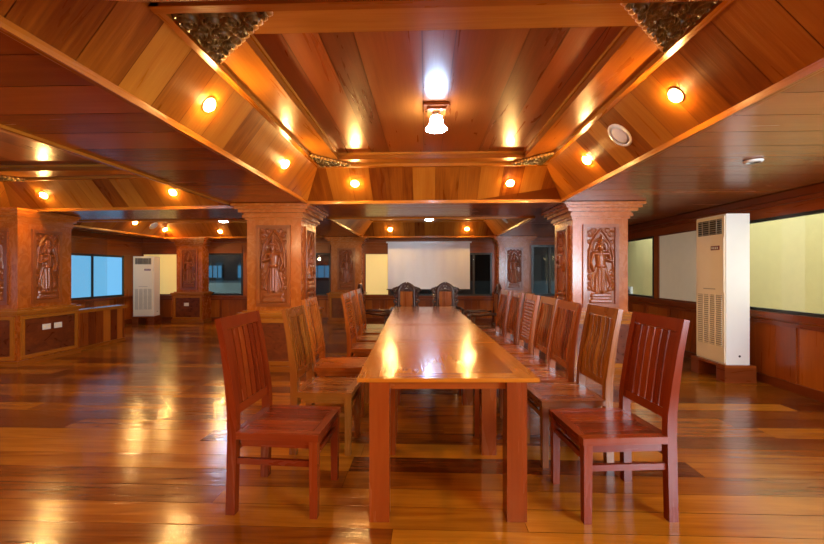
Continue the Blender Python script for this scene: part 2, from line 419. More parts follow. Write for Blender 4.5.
def window(n, y0, y1, z0, z1, fill, frame='blackframe', fw=.035, kindp='x', X=XR, sgn=-1, bars=(), depth=.05):
    """kindp 'x': window in a wall at constant X (inner side sgn); 'y': at constant Y. bars: extra mullions"""
    r = struct_root('window_%d' % n, (X, (y0+y1)/2, z0) if kindp == 'x' else ((y0+y1)/2, X, z0))
    w2 = (y1-y0)/2; h = z1-z0
    def bx(mb, a0, a1, c0, c1, d0, d1):
        if kindp == 'x': mb.box((d0, a0, c0), (d1, a1, c1))
        else: mb.box((a0, d0, c0), (a1, d1, c1))
    f = MB(); d = depth/2; e = .001
    bx(f, -w2+e, w2-e, e, fw, -d, d); bx(f, -w2+e, w2-e, h-fw, h-e, -d, d)
    bx(f, -w2+e, -w2+fw, fw, h-fw, -d, d); bx(f, w2-fw, w2-e, fw, h-fw, -d, d)
    for b in bars: bx(f, b-(y0+y1)/2-fw/2, b-(y0+y1)/2+fw/2, fw, h-fw, -d, d)
    f.build('window_frame', frame, r)
    p = MB(); bx(p, -w2+fw, w2-fw, fw, h-fw, -.004, .004)
    p.build('pane', fill, r)
    return r
window(1, 6.95, 9.95, .84, 1.93, 'glass')
r2 = window(2, 5.2, 6.83, .84, 1.93, 'grayblind', frame='rail', fw=.02)
window(3, 1.2, 5.06, .84, 1.93, 'glass')
window(4, -2.8, 1.06, .84, 1.93, 'glass')

# corridor outside the right windows
mb = MB(); mb.box((5.5, YN, 0), (5.62, 13, 3.0)); mb.build('wall_outside', 'outwall', kind='structure')
mb = MB(); mb.box((XR+.1, YN, -.12), (5.5, 13, -.02)); mb.build('floor_outside', 'concrete', kind='structure')

# back wall: faces -Y, ux = +X
mb = MB(); E_ = (1, 0, 0)
clad(mb, (XL, YB, 0), E_, UP, XR-XL, .64, .2, lo=.15, hi=.95)
clad(mb, (XL, YB, 1.80), E_, UP, 2.73-XL, ZS-1.80, .2, vertical=False, lo=.2, hi=.6)
clad(mb, (2.73, YB, 2.0), E_, UP, XR-2.73, ZS-2.0, .2, vertical=False, lo=.2, hi=.5)
for a, b in ((-6.5, -5.92), (-4.84, -2.95), (-2.50, -1.60), (1.72, 2.73), (3.45, XR)):
    clad(mb, (a, YB, .64), E_, UP, b-a, 1.16 if b < 2.8 else 1.37, .22, lo=.2, hi=.7)
mb.build('wall_back', 'wall', kind='structure')
mb = MB()
rail(mb, (XL, YB-.018), (XR, YB-.018), (0, -1), .05, .62, .68, .55)
rail(mb, (XL, YB-.018), (XR, YB-.018), (0, -1), .03, .56, .60, .5)
rail(mb, (XL, YB-.018), (XR, YB-.018), (0, -1), .05, 2.08, ZS-.01, .45)
rail(mb, (-5.92, YB-.018), (-4.84, YB-.018), (0, -1), .04, 1.80, 2.0, .9)
rail(mb, (-2.95, YB-.018), (-2.50, YB-.018), (0, -1), .04, 1.82, 2.0, .9)
for x in [v*.62+XL+.3 for v in range(19)]:
    mb.box((x-.03, YB-.032, .1), (x+.03, YB-.017, .56), g=2)
mb.build('trim_6', 'rail', kind='structure', bevel=.005)
mb = MB(); rail(mb, (XL, YB-.018), (XR, YB-.018), (0, -1), .03, 0, .1, .3); mb.build('baseboard_back', 'rail', kind='structure', bevel=.005)
window(5, XL+.02, -6.5, .68, 1.80, 'yellowblind', frame='rail', fw=.03, kindp='y', X=YB)
window(6, -5.92, -4.84, .68, 1.80, 'darkglass', fw=.05, kindp='y', X=YB)
window(7, -2.95, -2.50, .68, 1.80, 'darkglass', fw=.04, kindp='y', X=YB)
window(8, -1.60, -.95, .68, 1.80, 'yellowblind', frame='rail', fw=.03, kindp='y', X=YB)
window(9, -.95, 1.72, .68, 1.80, 'darkglass', fw=.045, kindp='y', X=YB, bars=(.3, 1.25))
window(10, 2.73, 3.45, .68, 2.0, 'darkglass', fw=.06, kindp='y', X=YB, bars=(3.2,))

# left wall: faces +X, ux = +Y
mb = MB(); Np = (0, 1, 0)
clad(mb, (XL, YN, 0), Np, UP, YB-YN, .69, .22, lo=.2, hi=.9)
clad(mb, (XL, YN, 1.71), Np, UP, YB-YN, ZS-1.71, .24, vertical=False, lo=.2, hi=.6)
for a, b in ((-3.0, 1.0), (4.9, 6.0), (9.55, 10.2)):
    clad(mb, (XL, a, .69), Np, UP, b-a, 1.02, .22, lo=.2, hi=.6)
mb.build('wall_left', 'wall', kind='structure')
mb = MB(); rail(mb, (XL+.018, YN), (XL+.018, YB), (1, 0), .05, .63, .69, .5)
rail(mb, (XL+.018, YN), (XL+.018, YB), (1, 0), .05, 2.08, ZS-.01, .45); mb.build('trim_7', 'rail', kind='structure', bevel=.005)
mb = MB(); rail(mb, (XL+.018, YN), (XL+.018, YB), (1, 0), .025, 0, .1, .3); mb.build('baseboard_left', 'rail', kind='structure', bevel=.005)
window(11, 6.0, 9.55, .69, 1.71, 'bluesky', fw=.05, X=XL, bars=(7.3, 8.62))
window(12, 1.0, 4.9, .69, 1.71, 'bluesky', fw=.05, X=XL, bars=(2.3, 3.6))

# wall behind the camera
mb = MB(); clad(mb, (XR, YN, 0), (-1, 0, 0), UP, XR-XL, ZS, .24, lo=.2, hi=.9); mb.build('wall_rear', 'wall', kind='structure')

# small white box fixed to the wall outside the far right window
t = thing('meter_box', 'small white box on the yellow wall outside the far right window', 'electric box', (5.5, 10.68, .76), -math.pi/2)
m_ = MB(); m_.box((-.13, -.06, -.15), (.13, 0, .15)); m_.build('box_body', 'white', t, bevel=.01)
m_ = MB(); m_.lathe([(.05, 0), (.05, .02), (.035, .03), (.001, .03)], 20, T=Matrix.Translation((0, -.06, .02)) @ Matrix.Rotation(math.pi/2, 4, 'X')); m_.build('dial', 'slot', t)

# low boarded divider with the glass screen on it
mb = MB()
clad(mb, (-5.74, 6.12, 0), Np, UP, 1.08, .62, .15, lo=-.1, hi=1.25, thick=.10)
clad(mb, (-5.72, 7.20, 0), (-1, 0, 0), UP, .12, .62, .12, thick=.03)
mb.m = 1; mb.box((-5.88, 6.11, .62), (-5.68, 7.24, .675), g=1, tone=.6); mb.box((-5.88, 6.11, 0), (-5.7, 7.22, .06), g=1, tone=.4)
mb.build('wall_divider', ['wall', 'trim'], kind='structure')
gs = MB(); gs.box((-5.786, 6.13, .675), (-5.774, 6.88, 2.02))
o = gs.build('glass_screen', 'glass'); tag(o, 'frameless clear glass sheet standing on the low boarded divider', 'glass screen')

# annex seen through the dark back windows
mb = MB(); mb.box((-12, 14.2, 0), (6, 14.3, .98), tone=.5); mb.m = 1; mb.box((-12, 14.2, .98), (6, 14.3, 2.6), tone=.5)
mb.box((-12, 10.35, 2.5), (6, 14.3, 2.6)); mb.m = 0; mb.box((-12, 10.35, -.12), (6, 14.3, -.01))
mb.build('wall_annex', ['annex', 'annexdark'], kind='structure')
for n, (a, b) in enumerate(((-8.05, -7.5), (-6.95, -6.4), (-4.2, -3.45))):
    window(13+n, a, b, 1.07, 1.56, 'bluesky', frame='blackframe', fw=.025, kindp='y', X=14.16, bars=(a+(b-a)/3, a+2*(b-a)/3), depth=.06)
mb = MB(); mb.box((-9, 13.4, .35), (-5.9, 13.5, .92)); mb.build('wall_parapet', 'pale', kind='structure')

# ------------------------------------------------------------------ carved relief panels
def relief(W_, H_, nx, nz, variant):
    x = np.linspace(-W_/2, W_/2, nx); z = np.linspace(0, H_, nz); X, Z = np.meshgrid(x, z, indexing='ij')
    k = H_/.98; x_ = X/k; z_ = Z/k; h = np.zeros_like(X)
    def cap(p, q, r1, r2, amp):
        nonlocal h
        p = np.array(p); q = np.array(q); d = q-p; t = np.clip(((x_-p[0])*d[0]+(z_-p[1])*d[1])/(d@d+1e-9), 0, 1)
        dist = np.hypot(x_-p[0]-t*d[0], z_-p[1]-t*d[1]); r = r1+(r2-r1)*t
        h = np.maximum(h, amp*np.sqrt(np.clip(1-(dist/r)**2, 0, 1)))
    def spiral(cx, cz, R, sgn, amp=.012, arms=2):
        nonlocal h
        dx, dz = (x_-cx)*sgn, z_-cz; r = np.hypot(dx, dz)+1e-5; th = np.arctan2(dz, dx)
        s = .5+.5*np.cos(th*arms+np.log(r/R)*4.2); h = np.maximum(h, amp*(.25+.75*s)*np.clip(1.3*(1-(r/R)**2), 0, 1))
    m = -1 if variant % 2 else 1
    for a, b, hw, am in ((.015, .06, .135, .022), (.06, .095, .11, .017), (.095, .13, .125, .024)):
        h = np.maximum(h, am*((z_ > a) & (z_ < b) & (abs(x_) < hw)))
    for s in (-1, 1): cap((s*.03, .15), (s*.05, .145), .022, .018, .028)
    if variant == 2:     # seated figure, praying
        cap((-.12, .19), (.12, .19), .05, .05, .03); cap((-.09, .25), (.09, .25), .04, .04, .024); dz = -.16
    else:
        hw = .088-.03*np.clip((z_-.16)/.34, 0, 1); inside = (z_ > .16) & (z_ < .5)
        pl = np.sqrt(np.clip(1-(x_/hw)**2, 0, 1))*(1+.13*np.cos(x_*190))
        h = np.where(inside, np.maximum(h, .028*pl), h); dz = 0
        for s in (-1, 1): cap((s*.055, .48), (s*.125, .24), .02, .012, .016); cap((s*.125, .24), (s*.10, .18), .012, .016, .016)
        cap((0, .47), (0, .2), .016, .012, .034)
    cap((0, .5+dz), (0, .61+dz), .055, .07, .034); cap((-.085, .645+dz), (.085, .645+dz), .03, .03, .03)
    cap((-.03, .49+dz), (.03, .49+dz), .035, .035, .036)
    cap((-m*.10, .64+dz), (-m*.125, .55+dz), .024, .02, .033); cap((-m*.125, .55+dz), (-m*.02, .585+dz), .02, .016, .04)
    if variant == 2:
        cap((m*.10, .64+dz), (m*.125, .55+dz), .024, .02, .033); cap((m*.125, .55+dz), (m*.02, .585+dz), .02, .016, .04)
    else: cap((m*.10, .64+dz), (m*.13, .53+dz), .024, .02, .032); cap((m*.13, .53+dz), (m*.095, .43+dz), .02, .017, .034)
    cap((0, .66+dz), (0, .69+dz), .022, .022, .03)
    cap((0, .705+dz), (0, .735+dz), .034, .038, .042)
    for s in (-1, 1): cap((s*.045, .74+dz), (s*.06, .70+dz), .014, .01, .026)
    cap((-.035, .765+dz), (.035, .765+dz), .016, .016, .042); cap((0, .77+dz), (0, .89+dz), .034, .004, .036)
    cap((-.024, .80+dz), (.024, .80+dz), .01, .01, .038)
    r = np.hypot(x_, z_-(.73+dz)); ring = np.abs(r-.105)
    h = np.where(z_ > .64+dz, np.maximum(h, .012*np.clip(1-(ring/.014)**2, 0, 1)), h)
    for s in (-1, 1):
        pts = [(s*.155, .46), (s*.15, .62), (s*.12, .78), (s*.06, .89), (0, .955)]
        for a, b in zip(pts, pts[1:]): cap(a, b, .013, .013, .02)
        for (cx, cz, R) in ((.135, .90, .05), (.085, .945, .035), (.145, .80, .03), (.135, .34, .045), (.14, .42, .03), (.14, .26, .032), (.145, .68, .025), (.145, .20, .03)):
            spiral(s*cx, cz, R, s)
    h += .0015*np.cos(x_*260)*np.cos(z_*230)*(h > .004)
    e = np.minimum(np.minimum(X+W_/2, W_/2-X), np.minimum(Z, H_-Z)); h *= np.clip(e/.006, 0, 1)
    return X, Z, h*k*1.5
RELIEF = {}
def relief_mesh(W_, H_, variant):
    key = (round(W_, 2), round(H_, 2), variant)
    if key not in RELIEF:
        X, Z, h = relief(W_, H_, 62, 160, variant); mb = MB()
        mb.field(X, Z, h, lambda x, z, hh: (x, -.004-hh, z), tone=.5)
        RELIEF[key] = mb
    return RELIEF[key]
def framed_relief(parent, c, rz, W_, H_, z0, variant, dep=.0):
    """carved panel with a moulded frame on a face with outward normal rotated from -Y by rz; c = point on the face"""
    f = MB(); fw = .045
    f.box((-W_/2-fw, -.028, 0-fw), (W_/2+fw, .0, 0), g=0); f.box((-W_/2-fw, -.028, H_), (W_/2+fw, .0, H_+fw), g=0)
    f.box((-W_/2-fw, -.028, 0), (-W_/2, .0, H_), g=2); f.box((W_/2, -.028, 0), (W_/2+fw, .0, H_), g=2)
    o = f.build('panel_frame', 'carve', parent, bevel=.007); o.location = (c[0], c[1], z0); o.rotation_euler = (0, 0, rz)
    g = relief_mesh(W_, H_, variant).build('carved_panel', 'carve', o, label='carved relief of a crowned standing figure among scrolling leaves' if variant < 2 else 'carved relief of a crowned seated figure among scrolling leaves')
def base_panel(parent, c, rz, W_, z0, z1):
    f = MB(); fw = .05; H_ = z1-z0
    f.box((-W_/2, -.02, 0), (W_/2, 0, fw), g=0, tone=.7); f.box((-W_/2, -.02, H_-fw), (W_/2, 0, H_), g=0, tone=.7)
    f.box((-W_/2, -.02, fw), (-W_/2+fw, 0, H_-fw), g=2, tone=.7); f.box((W_/2-fw, -.02, fw), (W_/2, 0, H_-fw), g=2, tone=.7)
    f.box((-W_/2+fw, -.012, fw), (-W_/2+fw+.012, 0, H_-fw), g=2, tone=.1)
    o = f.build('base_frame', 'trim', parent, bevel=.006); o.location = (c[0], c[1], z0); o.rotation_euler = (0, 0, rz)
    p = MB(); p.box((-W_/2+fw, -.006, fw), (W_/2-fw, -.001, H_-fw), g=0, tone=.45); p.build('base_panel', 'burl', o)
def pillar(label, cx, cy, wx, wy, sides, variants, over=1):
    t = thing('carved_pillar', label, 'pillar', (cx, cy, 0), 0, 'carved pillars holding up the ceiling beams')
    hx, hy = wx/2, wy/2
    b = MB(); e = .065
    b.box((-hx-e, -hy-e, .0), (hx+e, hy+e, .70), g=2, tone=.4); b.build('base', 'pillar', t, bevel=.008)
    l = MB()
    l.box((-hx-e-.035, -hy-e-.035, .735), (hx+e+.035, hy+e+.035, .765), g=0, tone=.7)
    l.box((-hx-e-.015, -hy-e-.015, .70), (hx+e+.015, hy+e+.015, .735), g=0, tone=.5)
    l.box((-hx-e+.02, -hy-e+.02, .765), (hx+e-.02, hy+e-.02, .79), g=0, tone=.6); l.build('ledge', 'trim', t, bevel=.008)
    k_ = MB(); k_.box((-hx-e-.02, -hy-e-.02, 0), (hx+e+.02, hy+e+.02, .075), g=0, tone=.4); k_.build('plinth_moulding', 'trim', t, bevel=.008)
    s = MB(); s.box((-hx, -hy, .79), (hx, hy, 2.0), g=2, tone=.55); s.build('shaft', 'pillar', t, bevel=.008)
    c = MB()
    for z0, z1, ex in ((1.985, 2.015, .02), (2.015, 2.05, .045), (2.05, 2.075, .03), (2.075, 2.115, .085), (2.115, 2.15, .12), (2.15, ZS-.006, .15)):
        ex *= over; c.box((-hx-ex, -hy-ex, z0), (hx+ex, hy+ex, z1), g=0, tone=.6)
    c.build('capital', 'pillar', t, bevel=.01)
    for sd, vr in zip(sides, variants):
        rz = {'front': 0, 'right': math.pi/2, 'left': -math.pi/2}[sd]
        hw = wy/2 if sd != 'front' else wx/2
        n = V((math.sin(rz), -math.cos(rz), 0)); ext = hy if sd == 'front' else hx
        framed_relief(t, n*(ext), rz, min(.36, 2*hw-.25), .98, .89, vr)
        base_panel(t, n*(ext+e), rz, 2*hw+.06, .09, .69)
    return t
pl_mid = pillar('square carved teak pillar behind the left row of chairs, nearer of the two there', -2.0, 5.43, .72, .70, ('front', 'right'), (0, 2))
pl_right = pillar('square carved teak pillar behind the right row of chairs, near the tall air conditioner', 2.25, 5.46, .70, .70, ('front', 'left'), (1, 0))
pl_left = pillar('square carved teak pillar with double sockets at the left edge of the photo', -6.00, 5.62, .70, .82, ('front', 'right'), (2, 0), over=.55)
# pilasters on the back wall in the same three lines
pillar('carved pilaster with one socket on the back wall beside the small air conditioner', -6.10, 10.02, .68, .30, ('front',), (1,))
pillar('carved pilaster on the back wall between the narrow window and yellow blind', -2.02, 10.02, .76, .30, ('front',), (0,))
pillar('carved pilaster on the back wall right of the projection screen', 2.22, 10.02, .76, .30, ('front',), (1,))

def socket(label, loc, rz):
    t = thing('wall_socket', label, 'socket', loc, rz, 'white sockets on pillar bases')
    p = MB(); p.box((-.06, -.010, -.04), (.06, 0, .04), tone=.5); p.build('cover_plate', 'white', t, bevel=.003)
    for dx in (-.03, .03):
        s = MB(); s.box((dx-.012, -.0115, -.014), (dx+.012, -.0095, .014)); s.build('rocker', 'cream', t, bevel=.0005)
socket('white socket plate on the left edge pillar base, nearer one of the pair', (-5.562, 5.53, .50), math.pi/2)
socket('white socket plate on the left edge pillar base, farther one of the pair', (-5.562, 5.71, .50), math.pi/2)
socket('single white socket plate on the pilaster base beside the small air conditioner', (-6.12, 9.78, .47), 0)

# ------------------------------------------------------------------ ceiling corner ornaments
def ornament(label, x, y, sx, sy, La, Lb):
    t = thing('corner_ornament', label, 'ornament', (x, y, ZI-.002), 0, 'carved ornaments in the coffer corners')
    n = 150; xs = np.linspace(0, La, n); ys = np.linspace(0, Lb, n); X, Y = np.meshgrid(xs, ys, indexing='ij')
    rs = np.random.RandomState(5); h = np.zeros_like(X)
    u = X/La; v = Y/Lb; s = u+v
    for cx, cy, R, a in ((.12, .12, .15, 1), (.34, .12, .13, -1), (.12, .34, .13, 1), (.33, .33, .15, -1), (.56, .12, .13, 1), (.12, .56, .13, -1), (.55, .31, .12, 1), (.31, .55, .12, -1), (.76, .09, .11, -1), (.09, .76, .11, 1), (.22, .22, .1, 1), (.45, .45, .1, 1), (.45, .2, .1, -1), (.2, .45, .1, 1), (.68, .22, .08, 1), (.22, .68, .08, 1), (.9, .05, .07, 1), (.05, .9, .07, 1)):
        dx, dy = (u-cx)*a, v-cy; r = np.hypot(dx, dy)+1e-4; th = np.arctan2(dy, dx)
        q = (.5+.5*np.cos(2*th+np.log(r/R)*10))**1.3; h = np.maximum(h, (.2+.8*q)*np.clip(1.25*(1-(r/R)**2), 0, 1))
    scal = .965+.035*np.cos((u-v)*math.pi*9)
    mask = s < scal
    h = np.where(mask, h, 0)*.034+.012
    mb = MB(); put = lambda a, b, hh: (sx*a, sy*b, -hh)
    mb.field(X, Y, h, put, tone=.3, mask=mask)
    mb.build('carved_scrollwork', 'ornament', t)
    b = MB(); b.poly([(0, 0, -.004), (sx*La*.97, 0, -.004), (0, sy*Lb*.97, -.004)][::(1 if sx*sy < 0 else -1)], None, .1); 
    b.poly([(0, 0, -.0005), (sx*La*.97, 0, -.0005), (0, sy*Lb*.97, -.0005)][::(-1 if sx*sy < 0 else 1)], None, .1)
    b.build('backboard', 'ornament', t)
    g = MB()
    for i in range(13):
        k_ = (i+.5)/13; c = V((sx*La*.985*k_, sy*Lb*.985*(1-k_), -.012))
        g.lathe([(.0005, .012), (.012, .010), (.020, .002), (.020, -.006), (.013, -.014), (.0005, -.018)], 10, c, tone=random.uniform(.3, .8))
    g.build('scalloped_edge', 'gold', t)
c1 = COF['C1'][1]
ornament('dark carved foliage triangle in the near left corner of the big coffer', c1[0][0]+.03, c1[0][1]+.045, 1, 1, .50, .44)
ornament('dark carved foliage triangle in the near right corner of the big coffer', c1[1][0]-.03, c1[1][1]+.03, -1, 1, .44, .42)
ornament('small dark carved triangle in the far left corner of the big coffer', c1[3][0]+.03, c1[3][1]-.03, 1, -1, .36, .40)
ornament('small dark carved triangle in the far right corner of the big coffer', c1[2][0]-.03, c1[2][1]-.03, -1, -1, .36, .40)
c3 = COF['C3'][1]
ornament('dark carved triangle in the coffer corner at the left edge of the photo', c3[3][0]+.03, c3[3][1]-.03, 1, -1, .36, .34)

# ------------------------------------------------------------------ lights in the ceiling
def slope_T(p, n):
    z = V(n).normalized(); x = V((0, 1, 0)).cross(z)
    if x.length < .2: x = V((1, 0, 0)).cross(z)
    x.normalize(); y = z.cross(x)
    return Matrix(((x.x, y.x, z.x, p[0]), (x.y, y.y, z.y, p[1]), (x.z, y.z, z.z, p[2]), (0, 0, 0, 1)))
def nrm(cof, side):
    lo, inn = COF[cof]
    i = {'near': 0, 'right': 1, 'far': 2, 'left': 3}[side]; j = (i+1) % 4
    a, b, c = V((*lo[i], ZS)), V((*lo[j], ZS)), V((*inn[i], ZI))
    n = (b-a).cross(c-a).normalized()
    if n.z > 0: n = -n
    return a, n
def on_slope(cof, side, x, y):
    a, n = nrm(cof, side); z = a.z-((x-a.x)*n.x+(y-a.y)*n.y)/n.z
    return V((x, y, z)), n
def downlight(cof, side, x, y, label):
    p, n = on_slope(cof, side, x, y)
    t = thing('recessed_spotlight', label, 'spotlight', p, 0, 'warm spotlights set in the coffer slopes'); T = slope_T((0, 0, 0), n)
    r = MB(); r.lathe([(.043, .0), (.054, .0), (.056, .003), (.052, .006), (.046, .006), (.043, .004)], 24, T=T, ends=False); r.build('trim_ring', 'brass', t)
    b = MB(); b.lathe([(.044, .001), (.042, .010), (.034, .019), (.020, .025), (.002, .027)], 20, T=T); b.build('bulb', 'bulb', t)
for a in (('C1', 'left', -1.385, 2.446, 'glowing spotlight on the left slope of the big coffer, nearer one'),
          ('C1', 'left', -1.388, 3.805, 'glowing spotlight on the left slope of the big coffer, farther one'),
          ('C1', 'right', 1.523, 2.428, 'glowing spotlight on the right slope of the big coffer, nearer one'),
          ('C1', 'right', 1.534, 3.766, 'glowing spotlight on the right slope of the big coffer, farther one'),
          ('C1', 'far', -.86, 4.72, 'glowing spotlight on the far slope of the big coffer, left one'),
          ('C1', 'far', 1.014, 4.72, 'glowing spotlight on the far slope of the big coffer, right one'),
          ('C3', 'far', -5.285, 5.22, 'glowing spotlight at far left above the socketed pillar'),
          ('C3', 'far', -3.37, 5.09, 'glowing spotlight above and left of the middle carved pillar in the left coffer'),
          ('C4', 'left', -6.536, 8.55, 'glowing spotlight left of the round speaker above the small air conditioner'),
          ('C4', 'left', -6.574, 9.62, 'glowing spotlight right of the round speaker above the small air conditioner'),
          ('C4', 'far', -5.2, 9.70, 'glowing spotlight on the far slope above the left back window'),
          ('C2', 'far', -.88, 9.66, 'glowing spotlight above the projection screen, left one'),
          ('C2', 'far', 1.02, 9.66, 'glowing spotlight above the projection screen, right one')): downlight(*a)
def speaker(cof, side, x, y, label):
    p, n = on_slope(cof, side, x, y)
    t = thing('ceiling_speaker', label, 'speaker', p, 0, 'round white speakers in the coffer slopes'); T = slope_T((0, 0, 0), n)
    r = MB(); r.lathe([(.085, .0), (.108, .0), (.110, .006), (.104, .012), (.092, .012), (.085, .007)], 32, T=T, ends=False); r.build('rim', 'white', t)
    g = MB(); g.lathe([(.086, .004), (.06, .009), (.03, .011), (.001, .0115)], 32, T=T); g.build('grille', 'white', t)
speaker('C1', 'right', 1.525, 3.116, 'round white speaker on the right slope of the big coffer')
speaker('C4', 'left', -6.534, 9.15, 'round white speaker high above the small air conditioner')
speaker('C2', 'right', 1.58, 7.913, 'round white speaker on the right slope of the back coffer')
t = thing('ceiling_fitting', 'small round metal fitting in the flat ceiling above the tall air conditioner', 'ceiling fitting', (2.6, 3.19, ZS))
m_ = MB(); m_.lathe([(.05, -.004), (.064, -.006), (.066, -.012), (.058, -.02), (.045, -.022)], 24, ends=False); m_.build('rim', 'white', t)
m_ = MB(); m_.lathe([(.047, -.008), (.045, -.014), (.001, -.016)], 24); m_.build('lens', 'chrome', t)

def ceiling_lamp(x, y, label, drop=0):
    t = thing('ceiling_lamp', label, 'lamp', (x, y, ZT), 0, 'white bell ceiling lamps in the coffers'); t.scale = (.87, .87, .87)
    b = MB(); b.box((-.115, -.115, -.03), (.115, .115, -.004), tone=.3); b.box((-.085, -.085, -.055), (.085, .085, -.03), tone=.5)
    b.build('base_plate', 'rail', t, bevel=.006)
    n = MB(); n.lathe([(.022, -.055), (.03, -.06), (.03, -.075), (.04, -.08), (.04, -.088-drop)], 20); n.build('lamp_holder', 'brass', t)
    s = MB(); s.lathe([(.03, -.085), (.05, -.092), (.058, -.115), (.062, -.145), (.072, -.175), (.095, -.20), (.100, -.207), (.088, -.213), (.05, -.228), (.002, -.233)], 28, c=(0, 0, -drop))
    s.build('bell_shade', 'lamp', t)
ceiling_lamp(.085, 3.12, 'lit white bell lamp hanging in the middle of the big coffer over the near table')
ceiling_lamp(.07, 8.15, 'lit white bell lamp in the back coffer before the projection screen', .06)
ceiling_lamp(-4.35, 8.25, 'lit white bell lamp in the left back coffer before the dark window', .06)

# warm point lights added as fill behind the camera, plus unseen cool lamps
def point_light(name, loc, col, power, r):
    d = bpy.data.lights.new(name, 'POINT'); d.color = col; d.energy = power; d.shadow_soft_size = r
    o = bpy.data.objects.new(name, d); C.objects.link(o); o.location = loc
for x in (-6.2, -3.6, -1.2, 1.2):
    for y in (-.7, -2.2): point_light('warm_fill', (x, y, 2.05), (1, .66, .30), RW, .10)
point_light('unseen_cool_lamp', (-4.2, 3.2, 2.42), (.5, .72, 1), 22, .09)
point_light('unseen_cool_lamp', (2.6, -.6, 1.95), (.6, .8, 1), RC, .10)
point_light('unseen_cool_lamp', (-2.6, -.9, 1.95), (.6, .8, 1), RC*.5, .10)

d = bpy.data.lights.new('window_daylight', 'AREA'); d.shape = 'RECTANGLE'; d.size = 3.6; d.size_y = 1.0; d.color = (.72, .86, 1); d.energy = 420
o = bpy.data.objects.new('window_daylight', d); C.objects.link(o); o.location = (3.93, -.9, 1.385)
o.rotation_euler = V((-.75, .65, 0)).to_track_quat('-Z', 'Z').to_euler()

# ------------------------------------------------------------------ tables
TL = 1.04
def make_table(label):
    t = thing('conference_table', label, 'table', (0, 0, 0), 0, 'square wooden tables joined in one long row')
    top = MB(); w, l = .472, TL/2-.005; bw = .11
    zz = (.730, .75)
    top.box((-w, -l, zz[0]), (-w+bw, l, zz[1]), g=1, tone=.55); top.box((w-bw, -l, zz[0]), (w, l, zz[1]), g=1, tone=.7)
    top.box((-w+bw, -l, zz[0]), (w-bw, -l+bw, zz[1]), g=0, tone=.6); top.box((-w+bw, l-bw, zz[0]), (w-bw, l, zz[1]), g=0, tone=.5)
    k_ = 6; ww = (2*w-2*bw)/k_
    for i in range(k_): top.box((-w+bw+i*ww, -l+bw, zz[0]), (-w+bw+(i+1)*ww, l-bw, zz[1]-.0004), g=1, tone=random.uniform(.2, .95))
    top.build('tabletop', 'table', t, bevel=.004)
    a = MB()
    for s in (-1, 1):
        a.box((-.32, s*(l-.06)-.012, .682), (.32, s*(l-.06)+.012, .730), g=0); a.box((s*.365-.012, -l+.13, .682), (s*.365+.012, l-.13, .730), g=1)
    a.build('apron', 'tleg', t, bevel=.003)
    for sx in (-1, 1):
        for sy in (-1, 1):
            g = MB(); yl = -l+.060 if sy < 0 else -l+.80
            g.box((sx*.358-.052, yl-.050, 0), (sx*.358+.052, yl+.050, .730), g=2, tone=random.uniform(.3, .7))
            g.build('leg', 'tleg', t, bevel=.005)
    return t
XT = .188
tl = ['nearest square table of the long row, its front legs fully in view', 'second square table from the camera in the long row',
      'third square table from the camera in the long row', 'farthest square table, in front of the two carved head chairs']
tab = make_table(tl[0]); tab.location = cam2w(XT, 2.01+TL/2); tab.rotation_euler = (0, 0, YAW)
for i in range(1, 4): dup(tab, cam2w(XT, 2.01+TL*(i+.5)), YAW, tl[i])

